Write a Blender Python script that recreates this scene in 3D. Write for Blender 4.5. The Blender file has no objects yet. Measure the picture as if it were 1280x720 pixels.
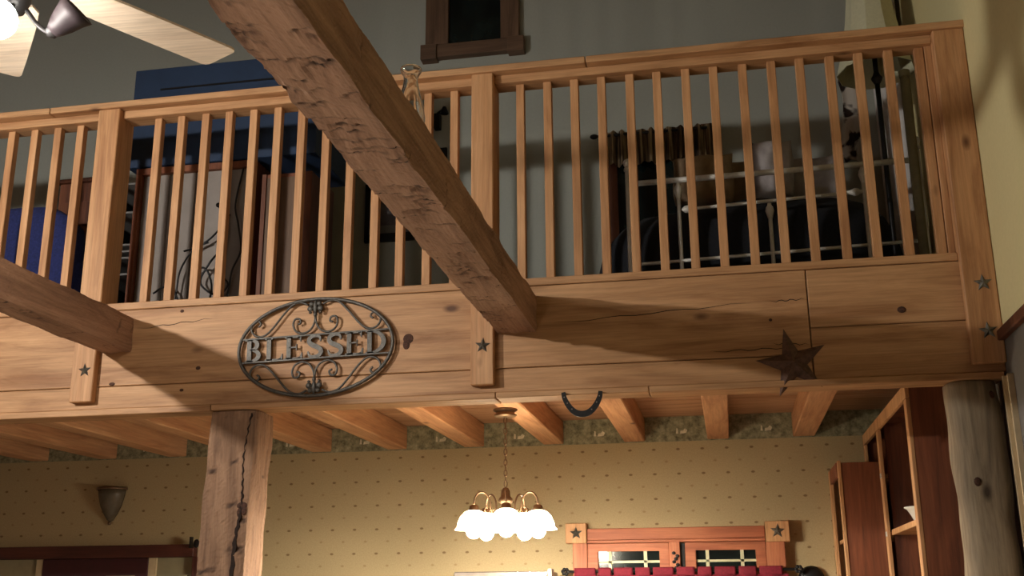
import bpy, bmesh, math, random
import numpy as np
from mathutils import Vector, Matrix

random.seed(7); rng = np.random.default_rng(7)
sc = bpy.context.scene
col = sc.collection
PI = math.pi

def lin(*c):
    out = []
    for v in c:
        v /= 255.0
        out.append(v / 12.92 if v <= 0.04045 else ((v + 0.055) / 1.055) ** 2.4)
    return (*out, 1.0)

# ------------------------------------------------------------ camera
cam_d = bpy.data.cameras.new('camera'); cam = bpy.data.objects.new('camera', cam_d); col.objects.link(cam)
PITCH, YAW, ROLL, FPX = .276693, -.188796, -.0070376, 1369.4
cy, sy, cp, sp = math.cos(YAW), math.sin(YAW), math.cos(PITCH), math.sin(PITCH)
fwd = Vector((sy*cp, cy*cp, sp)); right = Vector((cy, -sy, 0)); up = right.cross(fwd)
r2 = right*math.cos(ROLL) + up*math.sin(ROLL); u2 = up*math.cos(ROLL) - right*math.sin(ROLL)
m3 = Matrix((r2, u2, -fwd)).transposed()
cam.matrix_world = Matrix.Translation((0, 0, 1.5)) @ m3.to_4x4()
cam_d.sensor_fit = 'HORIZONTAL'; cam_d.sensor_width = 36; cam_d.lens = 36*FPX/1280
cam_d.clip_start = .05; cam_d.clip_end = 60
sc.camera = cam

# ------------------------------------------------------------ world, exposure, lamp strengths
w = bpy.data.worlds.new('night'); sc.world = w; w.use_nodes = True
w.node_tree.nodes['Background'].inputs[0].default_value = (.02, .03, .05, 1)
w.node_tree.nodes['Background'].inputs[1].default_value = .1
sc.view_settings.view_transform = 'Standard'; sc.view_settings.look = 'None'
sc.view_settings.exposure = 0.0; sc.view_settings.gamma = 1.0; sc.view_settings.use_curve_mapping = False
try:
    sc.cycles.use_denoising = True
    sc.cycles.max_bounces = 8; sc.cycles.diffuse_bounces = 5
    sc.cycles.sample_clamp_indirect = 4.0
except Exception: pass
FAN_SHADE = 140.0        # its frosted glass shade
FAN_BULB = 210.0         # emission of each lit fan bulb
PENDANT_BULB = 4300.0     # the pendant at the far left of the great room
CHAND_BULB = 800.0
CHAND_SHADE = 20.0
FILL_GLOBE = 28.0             # unseen fill lamp added behind the camera
TABLE_FILL = 620.0      # low fill lamp added below the view
FAN_COL = (1.0, .94, .86, 1)
PEND_COL = (1.0, .96, .90, 1)
CHAND_COL = (1.0, .89, .72, 1)

# ------------------------------------------------------------ materials
def newmat(name):
    m = bpy.data.materials.new(name); m.use_nodes = True
    nt = m.node_tree; b = nt.nodes['Principled BSDF']
    return m, nt, b

def ramp(nt, fac, stops):
    r = nt.nodes.new('ShaderNodeValToRGB')
    els = r.color_ramp.elements
    while len(els) < len(stops): els.new(.5)
    for e, (p, c) in zip(els, stops): e.position = p; e.color = c
    nt.links.new(fac, r.inputs[0]); return r.outputs[0]

def coords(nt, scale, rnd=True):
    tc = nt.nodes.new('ShaderNodeTexCoord'); mp = nt.nodes.new('ShaderNodeMapping')
    mp.inputs['Scale'].default_value = scale
    nt.links.new(tc.outputs['Object'], mp.inputs[0])
    if rnd:
        oi = nt.nodes.new('ShaderNodeObjectInfo'); mul = nt.nodes.new('ShaderNodeMath'); mul.operation = 'MULTIPLY'
        mul.inputs[1].default_value = 83.0
        nt.links.new(oi.outputs['Random'], mul.inputs[0])
        cx = nt.nodes.new('ShaderNodeCombineXYZ')
        for i in range(3): nt.links.new(mul.outputs[0], cx.inputs[i])
        nt.links.new(cx.outputs[0], mp.inputs['Location'])
    return mp.outputs[0]

def noise(nt, vec, scale, detail=5, rough=.6, dist=0):
    n = nt.nodes.new('ShaderNodeTexNoise'); n.inputs['Scale'].default_value = scale
    n.inputs['Detail'].default_value = detail; n.inputs['Roughness'].default_value = rough
    n.inputs['Distortion'].default_value = dist
    nt.links.new(vec, n.inputs['Vector']); return n.outputs['Fac']

def mixcol(nt, fac, a, b, mode='MIX'):
    m = nt.nodes.new('ShaderNodeMix'); m.data_type = 'RGBA'; m.blend_type = mode
    for sock, v in ((0, fac), (6, a), (7, b)):
        if hasattr(v, 'is_linked') or hasattr(v, 'links'): nt.links.new(v, m.inputs[sock])
        else: m.inputs[sock].default_value = v
    return m.outputs[2]

def bump(nt, b, h, strength, dist=.01):
    bp = nt.nodes.new('ShaderNodeBump'); bp.inputs['Strength'].default_value = strength
    bp.inputs['Distance'].default_value = dist
    nt.links.new(h, bp.inputs['Height']); nt.links.new(bp.outputs[0], b.inputs['Normal'])

def wood(name, dark, mid, light, axis='X', rough=.6, knots=True, grain=1.0, bmp=.25, cut_shade=None):
    m, nt, b = newmat(name)
    s = {'X': (1.0, 9, 9), 'Y': (9, 1.0, 9), 'Z': (9, 9, 1.0)}[axis]
    v = coords(nt, s)
    n1 = noise(nt, v, 1.6*grain, 5, .6, .8)
    c = ramp(nt, n1, [(.28, dark), (.5, mid), (.72, light)])
    s2 = {'X': (2.0, 60, 60), 'Y': (60, 2.0, 60), 'Z': (60, 60, 2.0)}[axis]
    n2 = noise(nt, coords(nt, s2), 1.5, 4, .7, .2)
    f2 = ramp(nt, n2, [(.3, (.62, .60, .58, 1)), (.6, (1, 1, 1, 1))])
    c = mixcol(nt, .7, c, f2, 'MULTIPLY')
    if knots:
        vo = nt.nodes.new('ShaderNodeTexVoronoi'); vo.inputs['Scale'].default_value = 2.3
        s3 = {'X': (.8, 1.6, 1.6), 'Y': (1.6, .8, 1.6), 'Z': (1.6, 1.6, .8)}[axis]
        nt.links.new(coords(nt, s3), vo.inputs['Vector'])
        k = ramp(nt, vo.outputs['Distance'], [(.03, (1, 1, 1, 1)), (.085, (0, 0, 0, 1))])
        c = mixcol(nt, k, c, (dark[0]*.35, dark[1]*.3, dark[2]*.25, 1))
    if cut_shade is not None:                    # shadow lines of the adze cuts, painted per vertex while hewing
        at_ = nt.nodes.new('ShaderNodeAttribute'); at_.attribute_name = 'notch_shade'
        c = mixcol(nt, at_.outputs['Fac'], c, cut_shade)
    nt.links.new(c, b.inputs['Base Color'])
    b.inputs['Roughness'].default_value = rough
    bump(nt, b, n2, bmp, .004)
    return m

def plain(name, c, rough=.6, metal=0.0, nscale=30, var=.15, bmp=.0, spec=.5):
    m, nt, b = newmat(name)
    n = noise(nt, coords(nt, (1, 1, 1)), nscale, 4, .6)
    d = tuple(x*(1-var) for x in c[:3])+(1,); l = tuple(min(1, x*(1+var)) for x in c[:3])+(1,)
    nt.links.new(ramp(nt, n, [(.3, d), (.7, l)]), b.inputs['Base Color'])
    b.inputs['Roughness'].default_value = rough; b.inputs['Metallic'].default_value = metal
    b.inputs['Specular IOR Level'].default_value = spec
    if bmp: bump(nt, b, n, bmp, .005)
    return m

def emit(name, c, s):
    m, nt, b = newmat(name)
    b.inputs['Base Color'].default_value = (.8, .8, .8, 1)
    b.inputs['Emission Color'].default_value = c; b.inputs['Emission Strength'].default_value = s
    return m

PINE_D, PINE_M, PINE_L = lin(148, 101, 61), lin(184, 138, 94), lin(202, 156, 110)
M = {}
M['pine_x'] = wood('pine_x', PINE_D, PINE_M, PINE_L, 'X')
M['pine_z'] = wood('pine_z', lin(158, 108, 68), lin(190, 140, 94), lin(206, 158, 112), 'Z', knots=True)
M['pine_y'] = wood('pine_y', lin(168, 116, 80), lin(198, 148, 108), lin(212, 164, 122), 'Y')
M['ceil_wood'] = wood('ceil_wood', lin(156, 114, 84), lin(188, 146, 112), lin(204, 162, 128), 'X')
M['hewn'] = wood('hewn', lin(122, 90, 70), lin(166, 128, 102), lin(188, 148, 120), 'Y', rough=.85, knots=False, bmp=.8, cut_shade=lin(52, 36, 28))
M['hewn_post'] = wood('hewn_post', lin(96, 70, 52), lin(144, 110, 84), lin(172, 136, 106), 'Z', rough=.85, knots=False, bmp=.9, cut_shade=lin(60, 40, 28))
M['split_wood'] = wood('split_wood', lin(150, 104, 60), lin(196, 144, 88), lin(220, 170, 110), 'Z', rough=.8, knots=False, bmp=.8)
M['log'] = wood('log', lin(106, 92, 74), lin(146, 130, 106), lin(168, 150, 122), 'Z', rough=.8)
M['dark_wood_z'] = wood('dark_wood_z', lin(72, 38, 24), lin(104, 58, 36), lin(128, 76, 48), 'Z')
M['cab_wood'] = wood('cab_wood', lin(100, 54, 32), lin(130, 74, 46), lin(150, 90, 58), 'Z')
M['cab_edge'] = wood('cab_edge', lin(180, 128, 84), lin(208, 158, 108), lin(220, 172, 122), 'Z', knots=False)
M['red_wood_x'] = wood('red_wood_x', lin(150, 84, 56), lin(180, 106, 72), lin(196, 124, 86), 'X', knots=False)
M['red_wood_z'] = wood('red_wood_z', lin(160, 92, 62), lin(190, 116, 80), lin(204, 134, 94), 'Z', knots=False)
M['door_wood_x'] = wood('door_wood_x', lin(58, 26, 20), lin(80, 38, 28), lin(94, 48, 34), 'X', knots=False)
M['door_wood_z'] = wood('door_wood_z', lin(58, 26, 20), lin(80, 38, 28), lin(94, 48, 34), 'Z', knots=False)
M['door_red'] = plain('door_red', lin(62, 22, 26), .6)
M['win_dark_x'] = wood('win_dark_x', lin(84, 62, 46), lin(108, 82, 62), lin(122, 94, 72), 'X', knots=False)
M['win_dark_z'] = wood('win_dark_z', lin(84, 62, 46), lin(108, 82, 62), lin(122, 94, 72), 'Z', knots=False)
M['blade'] = wood('blade', lin(206, 186, 162), lin(226, 208, 184), lin(234, 218, 196), 'X', knots=False, bmp=.05)
M['iron'] = plain('iron', lin(48, 44, 40), .45, .7, 60, .3, .2)
M['sign_iron'] = plain('sign_iron', lin(84, 80, 74), .5, .5, 90, .35, .3)
M['black_iron'] = plain('black_iron', lin(24, 22, 22), .5, .3, 60, .2)
M['bronze'] = plain('bronze', lin(128, 104, 82), .35, .8, 40, .2)
M['pewter'] = plain('pewter', lin(110, 108, 100), .4, .7, 80, .3, .2)
M['rust'] = plain('rust', lin(96, 70, 56), .7, .15, 40, .45, .4)
M['knot'] = plain('knot', lin(70, 42, 27), .85, 0, 120, .6, .5)
M['crack'] = plain('crack', lin(36, 22, 14), .95, 0, 60, .3)
M['white_iron'] = plain('white_iron', lin(214, 210, 200), .4, 0, 60, .06)
M['navy'] = plain('navy', lin(32, 52, 80), .6, 0, 12, .12)
M['pale_panel'] = plain('pale_panel', lin(140, 130, 122), .7, 0, 9, .08)
M['cable'] = plain('cable', lin(22, 20, 22), .5, 0, 20, .1)
M['blue_fabric'] = plain('blue_fabric', lin(34, 42, 92), .95, 0, 80, .3, .3)
M['dark_fabric'] = plain('dark_fabric', lin(22, 24, 30), .95, 0, 60, .3, .3)
M['pillow'] = plain('pillow', lin(168, 160, 158), .9, 0, 25, .12, .2)
M['pillow_tan'] = plain('pillow_tan', lin(140, 118, 92), .9, 0, 25, .15, .2)
M['shade_cloth'] = plain('shade_cloth', lin(196, 192, 160), .85, 0, 60, .06)
M['white_cloth'] = plain('white_cloth', lin(206, 200, 194), .9, 0, 30, .06)
M['steel'] = plain('steel', lin(150, 140, 132), .35, .6, 25, .12)
M['ceramic'] = plain('ceramic', lin(226, 222, 210), .25, 0, 20, .03)
M['olive'] = plain('olive', lin(132, 122, 88), .75, 0, 25, .12)
M['red_cloth'] = plain('red_cloth', lin(120, 24, 42), .85, 0, 90, .25, .2)
M['muntin'] = plain('muntin', lin(206, 204, 168), .5, 0, 30, .05)
M['cream_trim'] = plain('cream_trim', lin(196, 176, 140), .6, 0, 30, .08)
M['cream_panel'] = plain('cream_panel', lin(150, 140, 110), .7, 0, 20, .08)
M['art'] = plain('art', lin(92, 86, 88), .6, 0, 8, .5)
M['motif'] = plain('motif', lin(222, 214, 188), .8, 0, 40, .2)
M['paint_grey_green'] = plain('paint_grey_green', lin(166, 168, 158), .85, 0, 60, .03, .03)
M['paint_yellow'] = plain('paint_yellow', lin(206, 193, 143), .85, 0, 60, .03, .05)
M['paint_grey'] = plain('paint_grey', lin(112, 108, 104), .85, 0, 60, .05, .03)
M['ceiling_paint'] = wood('ceiling_wood', lin(88, 66, 48), lin(112, 86, 64), lin(128, 100, 76), 'Y')
M['room_panel'] = wood('room_panel', lin(100, 78, 60), lin(124, 100, 78), lin(140, 114, 90), 'Z')
M['floor_wood'] = wood('floor_wood', lin(104, 92, 80), lin(130, 118, 104), lin(142, 130, 116), 'Y')

# dark night glass
m, nt, b = newmat('night_glass'); M['night_glass'] = m
nn = noise(nt, coords(nt, (1, 1, 1)), 6, 3)
nt.links.new(ramp(nt, nn, [(.4, lin(14, 22, 22)), (.7, lin(30, 40, 38))]), b.inputs['Base Color'])
b.inputs['Roughness'].default_value = .12
# clear glass
m, nt, b = newmat('clear_glass'); M['clear_glass'] = m
b.inputs['Transmission Weight'].default_value = 1.0; b.inputs['Roughness'].default_value = .02
b.inputs['Base Color'].default_value = (.96, .97, .96, 1); b.inputs['IOR'].default_value = 1.45
# unlit smoky lamp glass
m, nt, b = newmat('smoky_glass'); M['smoky_glass'] = m
nt.links.new(ramp(nt, noise(nt, coords(nt, (1, 1, 1)), 14, 3), [(.3, lin(34, 28, 30)), (.7, lin(50, 42, 44))]), b.inputs['Base Color'])
b.inputs['Roughness'].default_value = .5; b.inputs['Specular IOR Level'].default_value = .2
# frosted sconce glass
m, nt, b = newmat('frosted_glass'); M['frosted_glass'] = m
nt.links.new(ramp(nt, noise(nt, coords(nt, (1, 1, 1)), 10, 3), [(.3, lin(78, 70, 56)), (.7, lin(100, 90, 74))]), b.inputs['Base Color'])
b.inputs['Roughness'].default_value = .25
M['chand_bulb'] = emit('chand_bulb', CHAND_COL, CHAND_BULB)
M['chand_shade'] = emit('chand_shade', (1, .78, .5, 1), CHAND_SHADE)
M['fan_bulb'] = emit('fan_bulb', FAN_COL, FAN_BULB)
M['fan_shade'] = emit('fan_shade', FAN_COL, FAN_SHADE)
M['globe'] = emit('globe', (1.0, .92, .80, 1), FILL_GLOBE)
M['table_fill'] = emit('table_fill', (1.0, .92, .80, 1), TABLE_FILL)
M['pend_bulb'] = emit('pend_bulb', PEND_COL, PENDANT_BULB)

# sprigged wallpaper: small staggered motifs printed on tan paper
m, nt, b = newmat('wallpaper'); M['wallpaper'] = m
tc = nt.nodes.new('ShaderNodeTexCoord')
def dots(off, rad, squash):
    mp = nt.nodes.new('ShaderNodeMapping'); mp.inputs['Scale'].default_value = (1/.147, 1, 1/.149)
    mp.inputs['Location'].default_value = off
    nt.links.new(tc.outputs['Object'], mp.inputs[0])
    fr = nt.nodes.new('ShaderNodeVectorMath'); fr.operation = 'FRACTION'; nt.links.new(mp.outputs[0], fr.inputs[0])
    sb = nt.nodes.new('ShaderNodeVectorMath'); sb.operation = 'SUBTRACT'; sb.inputs[1].default_value = (.5, 0, .5)
    nt.links.new(fr.outputs[0], sb.inputs[0])
    ml = nt.nodes.new('ShaderNodeVectorMath'); ml.operation = 'MULTIPLY'; ml.inputs[1].default_value = (1, 0, squash)
    nt.links.new(sb.outputs[0], ml.inputs[0])
    ln = nt.nodes.new('ShaderNodeVectorMath'); ln.operation = 'LENGTH'; nt.links.new(ml.outputs[0], ln.inputs[0])
    return ramp(nt, ln.outputs['Value'], [(rad*.55, (1, 1, 1, 1)), (rad, (0, 0, 0, 1))])
base = ramp(nt, noise(nt, coords(nt, (1, 1, 1), False), 120, 3), [(.3, lin(170, 152, 114)), (.7, lin(184, 166, 127))])
c = mixcol(nt, dots((.1, 0, .2), .10, 1.7), base, lin(126, 104, 70))
c = mixcol(nt, dots((.6, 0, .7), .085, 1.5), c, lin(158, 136, 98))
nt.links.new(c, b.inputs['Base Color']); b.inputs['Roughness'].default_value = .8
# mottled border paper
m, nt, b = newmat('border_paper'); M['border_paper'] = m
n = noise(nt, coords(nt, (1, 1, 1), False), 22, 6, .7)
nt.links.new(ramp(nt, n, [(.3, lin(76, 72, 56)), (.5, lin(140, 138, 110)), (.7, lin(182, 176, 146))]), b.inputs['Base Color'])
b.inputs['Roughness'].default_value = .8
# striped valance cloth
m, nt, b = newmat('stripe_cloth'); M['stripe_cloth'] = m
n = noise(nt, coords(nt, (26, 26, 1.2), False), 1.6, 4, .6)
nt.links.new(ramp(nt, n, [(.38, lin(40, 28, 20)), (.5, lin(96, 76, 54)), (.62, lin(160, 138, 104))]), b.inputs['Base Color'])
b.inputs['Roughness'].default_value = .95
# cow hide
m, nt, b = newmat('hide'); M['hide'] = m
n = noise(nt, coords(nt, (1, 1, 1), False), 7, 3, .5, .4)
nt.links.new(ramp(nt, n, [(.44, lin(44, 28, 20)), (.5, lin(196, 186, 172))]), b.inputs['Base Color'])
b.inputs['Roughness'].default_value = .95

# ------------------------------------------------------------ mesh builder (all coordinates are world metres)
class MB:
    def __init__(s): s.v = []; s.f = []; s.attr = None
    def add(s, vs, fs):
        o = len(s.v); s.v += [tuple(map(float, q)) for q in vs]; s.f += [tuple(i+o for i in f) for f in fs]; return s
    def box(s, x0, x1, y0, y1, z0, z1):
        return s.add([(x0,y0,z0),(x1,y0,z0),(x1,y1,z0),(x0,y1,z0),(x0,y0,z1),(x1,y0,z1),(x1,y1,z1),(x0,y1,z1)],
                     [(0,3,2,1),(4,5,6,7),(0,1,5,4),(1,2,6,5),(2,3,7,6),(3,0,4,7)])
    def tube(s, pts, r, n=8, cap=True):
        pts = [Vector(p) for p in pts]; k = len(pts); vs = []; fs = []
        rs = r if hasattr(r, '__len__') else [r]*k
        ref = None
        for i, p in enumerate(pts):
            t = (pts[min(i+1, k-1)] - pts[max(i-1, 0)]).normalized()
            if ref is None:
                ref = Vector((0, 0, 1)) if abs(t.z) < .9 else Vector((1, 0, 0))
            a = (ref - t*ref.dot(t)).normalized(); ref = a; bb = t.cross(a)
            for j in range(n):
                an = 2*PI*j/n; vs.append(p + (a*math.cos(an) + bb*math.sin(an))*rs[i])
        for i in range(k-1):
            for j in range(n):
                fs.append((i*n+j, i*n+(j+1) % n, (i+1)*n+(j+1) % n, (i+1)*n+j))
        if cap: fs += [tuple(range(n))[::-1], tuple((k-1)*n+j for j in range(n))]
        return s.add(vs, fs)
    def lathe(s, prof, c=(0, 0, 0), n=24, axis=None, a0=0, a1=2*PI):
        full = abs(a1-a0-2*PI) < 1e-6
        vs = []; fs = []; k = n if full else n+1
        Mx = Matrix.Identity(3) if axis is None else Vector((0, 0, 1)).rotation_difference(Vector(axis)).to_matrix()
        for r, z in prof:
            for j in range(k):
                a = a0+(a1-a0)*j/n; vs.append(Vector(c) + Mx @ Vector((r*math.cos(a), r*math.sin(a), z)))
        for i in range(len(prof)-1):
            for j in range(n):
                j2 = (j+1) % k; fs.append((i*k+j, i*k+j2, (i+1)*k+j2, (i+1)*k+j))
        return s.add(vs, fs)
    def sphere(s, c, r, n=14, m=8):
        rx, ry, rz = (r, r, r) if not hasattr(r, '__len__') else r
        vs = [(c[0]+rx*math.sin(PI*i/m)*math.cos(2*PI*j/n), c[1]+ry*math.sin(PI*i/m)*math.sin(2*PI*j/n), c[2]-rz*math.cos(PI*i/m)) for i in range(m+1) for j in range(n)]
        fs = [(i*n+j, i*n+(j+1) % n, (i+1)*n+(j+1) % n, (i+1)*n+j) for i in range(m) for j in range(n)]
        return s.add(vs, fs)
    def prism(s, poly, y0, y1):          # polygon in the XZ plane, extruded along Y
        n = len(poly)
        vs = [(x, y0, z) for x, z in poly] + [(x, y1, z) for x, z in poly]
        return s.add(vs, [tuple(range(n)), tuple(range(2*n-1, n-1, -1))] + [(i, i+n, (i+1) % n+n, (i+1) % n) for i in range(n)])
    def ribbon(s, pts, ws, y0, y1):      # flat stroke of varying width in the XZ plane with thickness
        k = len(pts); L = []; R = []
        ws = ws if hasattr(ws, '__len__') else [ws]*k
        for i in range(k):
            a = np.array(pts[max(i-1, 0)]); bq = np.array(pts[min(i+1, k-1)]); t = (bq-a)/max(np.linalg.norm(bq-a), 1e-9)
            nrm = np.array((-t[1], t[0])); p = np.array(pts[i]); L.append(p+nrm*ws[i]/2); R.append(p-nrm*ws[i]/2)
        vs = [(q[0], y0, q[1]) for q in L] + [(q[0], y0, q[1]) for q in R] + [(q[0], y1, q[1]) for q in L] + [(q[0], y1, q[1]) for q in R]
        fs = []
        for i in range(k-1):
            fs += [(i, i+k, i+k+1, i+1), (i+2*k, i+2*k+1, i+3*k+1, i+3*k), (i, i+1, i+1+2*k, i+2*k), (i+k, i+3*k, i+3*k+1, i+k+1)]
        fs += [(0, 2*k, 3*k, k), (k-1, 2*k-1, 4*k-1, 3*k-1)]
        return s.add(vs, fs)
    def grid(s, fn, nu, nv):             # fn(u, v) -> point, open surface
        vs = [fn(i/nu, j/nv) for i in range(nu+1) for j in range(nv+1)]
        return s.add(vs, [(i*(nv+1)+j, (i+1)*(nv+1)+j, (i+1)*(nv+1)+j+1, i*(nv+1)+j+1) for i in range(nu) for j in range(nv)])
    def build(s, name, mat, parent=None, smooth=False, bevel=0, solid=0):
        if parent is not None: o0 = Vector(parent.matrix_world.translation) if parent.type == 'EMPTY' else Vector(parent['org'])
        vs = np.array(s.v)
        lo = vs.min(0); hi = vs.max(0)
        org = Vector(((lo[0]+hi[0])/2, (lo[1]+hi[1])/2, lo[2]))
        me = bpy.data.meshes.new(name); me.from_pydata((vs-np.array(org)).tolist(), [], s.f)
        if s.attr is not None: me.attributes.new('notch_shade', 'FLOAT', 'POINT').data.foreach_set('value', np.ascontiguousarray(s.attr, dtype=np.float32))
        bm = bmesh.new(); bm.from_mesh(me); bmesh.ops.remove_doubles(bm, verts=bm.verts, dist=1e-6)
        bmesh.ops.recalc_face_normals(bm, faces=bm.faces); bm.to_mesh(me); bm.free()
        me.materials.append(M[mat])
        if smooth:
            for p in me.polygons: p.use_smooth = True
        o = bpy.data.objects.new(name, me); col.objects.link(o)
        o['org'] = tuple(org)
        if parent is not None: o.parent = parent; o.location = org - o0
        else: o.location = org
        if bevel:
            mo = o.modifiers.new('bevel', 'BEVEL'); mo.width = bevel; mo.segments = 1; mo.limit_method = 'ANGLE'
        if solid:
            mo = o.modifiers.new('thickness', 'SOLIDIFY'); mo.thickness = solid
        return o

def B(*a): return MB().box(*a)
def tag(o, label, cat, group=None):
    o['label'] = label; o['category'] = cat
    if group: o['group'] = group
    return o
def thing(name, loc, label, cat, group=None):
    o = bpy.data.objects.new(name, None); col.objects.link(o); o.location = loc; o.empty_display_size = .05
    o.matrix_world = Matrix.Translation(loc)
    return tag(o, label, cat, group)
def struct(o): o['kind'] = 'structure'; return o
def sthing(name, loc):
    o = bpy.data.objects.new(name, None); col.objects.link(o); o.location = loc; o.matrix_world = Matrix.Translation(loc)
    return struct(o)
def clone(src, name, parent, offset):
    o = src.copy(); o.name = name; col.objects.link(o); o.parent = parent; o.location = Vector(src.location)+Vector(offset); return o
def smoothpath(pts, n=6):
    P = [np.array(p, float) for p in pts]; P = [2*P[0]-P[1]] + P + [2*P[-1]-P[-2]]; out = []
    for i in range(1, len(P)-2):
        for k in range(n):
            t = k/n
            out.append(.5*((2*P[i])+(-P[i-1]+P[i+1])*t+(2*P[i-1]-5*P[i]+4*P[i+1]-P[i+2])*t*t+(-P[i-1]+3*P[i]-3*P[i+1]+P[i+2])*t**3))
    out.append(P[-2]); return out

# ------------------------------------------------------------ the room shell
FZ = -.2                       # ground floor; the camera is 1.7 m above it
XL, XR, YB, YF = -6.2, 1.13, -3.2, 6.8
LF = 2.62                      # loft floor
struct(B(XL, XR, YB, YF, FZ-.1, FZ).build('floor', 'floor_wood'))
struct(B(XL-.1, XL, YB, YF, FZ, 6.0).build('wall_left', 'room_panel'))
struct(B(XL, XR, YB-.1, YB, FZ, 8.0).build('wall_front', 'room_panel'))
# back wall: papered below the loft, painted above it
struct(B(XL, XR, YF, YF+.1, FZ, 2.43).build('wall_back', 'wallpaper'))
struct(B(XL, XR, YF, YF+.1, 2.62, 8.0).build('wall_back_loft', 'paint_grey_green'))
struct(B(XR, XR+.12, YB, YF, 2.50, 6.0).build('wall_right', 'paint_yellow'))
struct(B(XR, XR+.12, YB, YF, FZ, 2.50).build('wall_right_lower', 'paint_grey'))
ridge = (XL+XR)/2
mb = MB().prism([(XL-.1, 5.9), (ridge, 7.8), (XR+.12, 5.9), (XR+.12, 6.0), (ridge, 7.95), (XL-.1, 6.0)], YB-.1, YF+.1)
struct(mb.build('ceiling', 'ceiling_paint'))
# border strip between the joists
bo = struct(B(XL, XR, YF-.006, YF, 2.425, 2.585).build('trim_1', 'border_paper'))
for k in range(9):
    x = .35-.508*k-.12
    mm = MB()
    mm.prism([(x, 2.472), (x+.014, 2.472), (x+.012, 2.502), (x+.004, 2.505)], YF-.009, YF-.006)
    mm.prism([(x+.024, 2.470), (x+.062, 2.474), (x+.070, 2.492), (x+.056, 2.503), (x+.044, 2.490), (x+.028, 2.488)], YF-.009, YF-.006)
    mm.build('motif', 'motif', bo)
# trim along the right wall above the grey wall, and a moulded casing behind the log
t = struct(B(XR-.03, XR, -1.0, 4.55, 2.478, 2.520).build('trim_2', 'dark_wood_z', bevel=.004))
t = sthing('trim_3', (XR, 4.50, FZ))
for y0, y1, x in ((4.50, 4.515, .022), (4.515, 4.545, .012), (4.545, 4.565, .03), (4.565, 4.585, .016)):
    B(XR-x, XR, y0, y1, FZ, 2.335).build('moulding', 'cream_trim', t)

# ------------------------------------------------------------ loft deck: ceiling planks, joists
dk = sthing('ceiling_loft', (ridge, 5.7, 2.575))
y = 4.72
while y < 6.79:
    y1 = min(y+.149, 6.80)
    B(XL, XR, y, y1-.004, 2.575+random.uniform(0, .004), 2.612).build('plank', 'ceil_wood', dk)
    y += .149
struct(B(XL, XR, 4.66, YF, 2.612, LF).build('floor_loft', 'floor_wood'))
proto = None
NAMES = ['first', 'second', 'third', 'fourth', 'fifth', 'sixth', 'seventh', 'eighth', 'ninth', 'tenth', 'eleventh', 'twelfth']
for k in range(11):
    xr = .548-.508*k; xl = xr-.130
    where = ('rightmost, beside the tall cabinet' if k == 0 else 'carrying the chandelier canopy' if k == 3 else
             'right beside the horseshoe' if k == 2 else NAMES[k]+' counted from the tall cabinet')
    if proto is None:
        o = B(xl, xr, 4.72, YF-.006, 2.43, 2.575).build('ceiling_joist', 'pine_y', bevel=.006); proto = o
    else:
        o = proto.copy(); col.objects.link(o); o.location.x = (xl+xr)/2
    tag(o, 'orange pine ceiling joist under the loft, '+where, 'joist', 'joists under the loft')

# ------------------------------------------------------------ fascia of the loft
FY = 4.60
fa = thing('loft_fascia', (-1.5, FY, 2.33), 'wide pine plank fascia along the front edge of the loft', 'beam')
def plank(x0, x1, z0, z1, y0=FY, mat='pine_x'): return B(x0, x1, y0, 4.655, z0, z1).build('plank', mat, fa, bevel=.003)
p_low = plank(-5.2, .384, 2.362, 2.466)
p_main = plank(-5.2, .384, 2.469, 2.832, FY-.002)
p_top = p_main
p_r1 = plank(.388, 1.13, 2.582, 2.832)
p_r2 = plank(.388, 1.13, 2.362, 2.579, FY-.001)
B(-5.2, 1.13, 4.655, 4.72, 2.345, 2.60).build('backing_beam', 'pine_x', fa)
x = -5.2
for x1 in (-3.35, -2.27, -.95, -.29, 1.12):
    B(x, x1-.003, 4.582, 4.72, 2.332+random.uniform(-.004, .004), 2.360).build('soffit_strip', 'pine_x', fa, bevel=.003); x = x1
for kx, kz, rx, rz, par in ((-1.352, 2.622, .026, .024, p_main), (-1.360, 2.596, .018, .024, p_main), (.757, 2.638, .018, .014, p_r1), (-2.355, 2.535, .013, .009, p_main),
                            (-2.783, 2.478, .017, .009, p_main), (-2.457, 2.812, .011, .008, p_top), (-2.43, 2.435, .010, .007, p_low), (.228, 2.623, .008, .007, p_main)):
    MB().sphere((kx, FY-.001, kz), (rx, .004, rz), 12, 6).build('knot', 'knot', par, smooth=True)
for cx0, cx1, cz, dz in ((.222, .384, 2.702, .004), (-2.70, -2.28, 2.735, .035), (-.74, .2, 2.655, .05), (.22, .385, 2.52, -.01), (-.05, .36, 2.497, .004)):
    pts = [(cx0+(cx1-cx0)*i/14, FY-.0015, cz+dz*(i/14)+.004*math.sin(i*1.7)) for i in range(15)]
    MB().tube(pts, [.0022*math.sin(PI*(i+.6)/15.2) for i in range(15)], 5).build('crack', 'crack', p_main)

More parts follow.
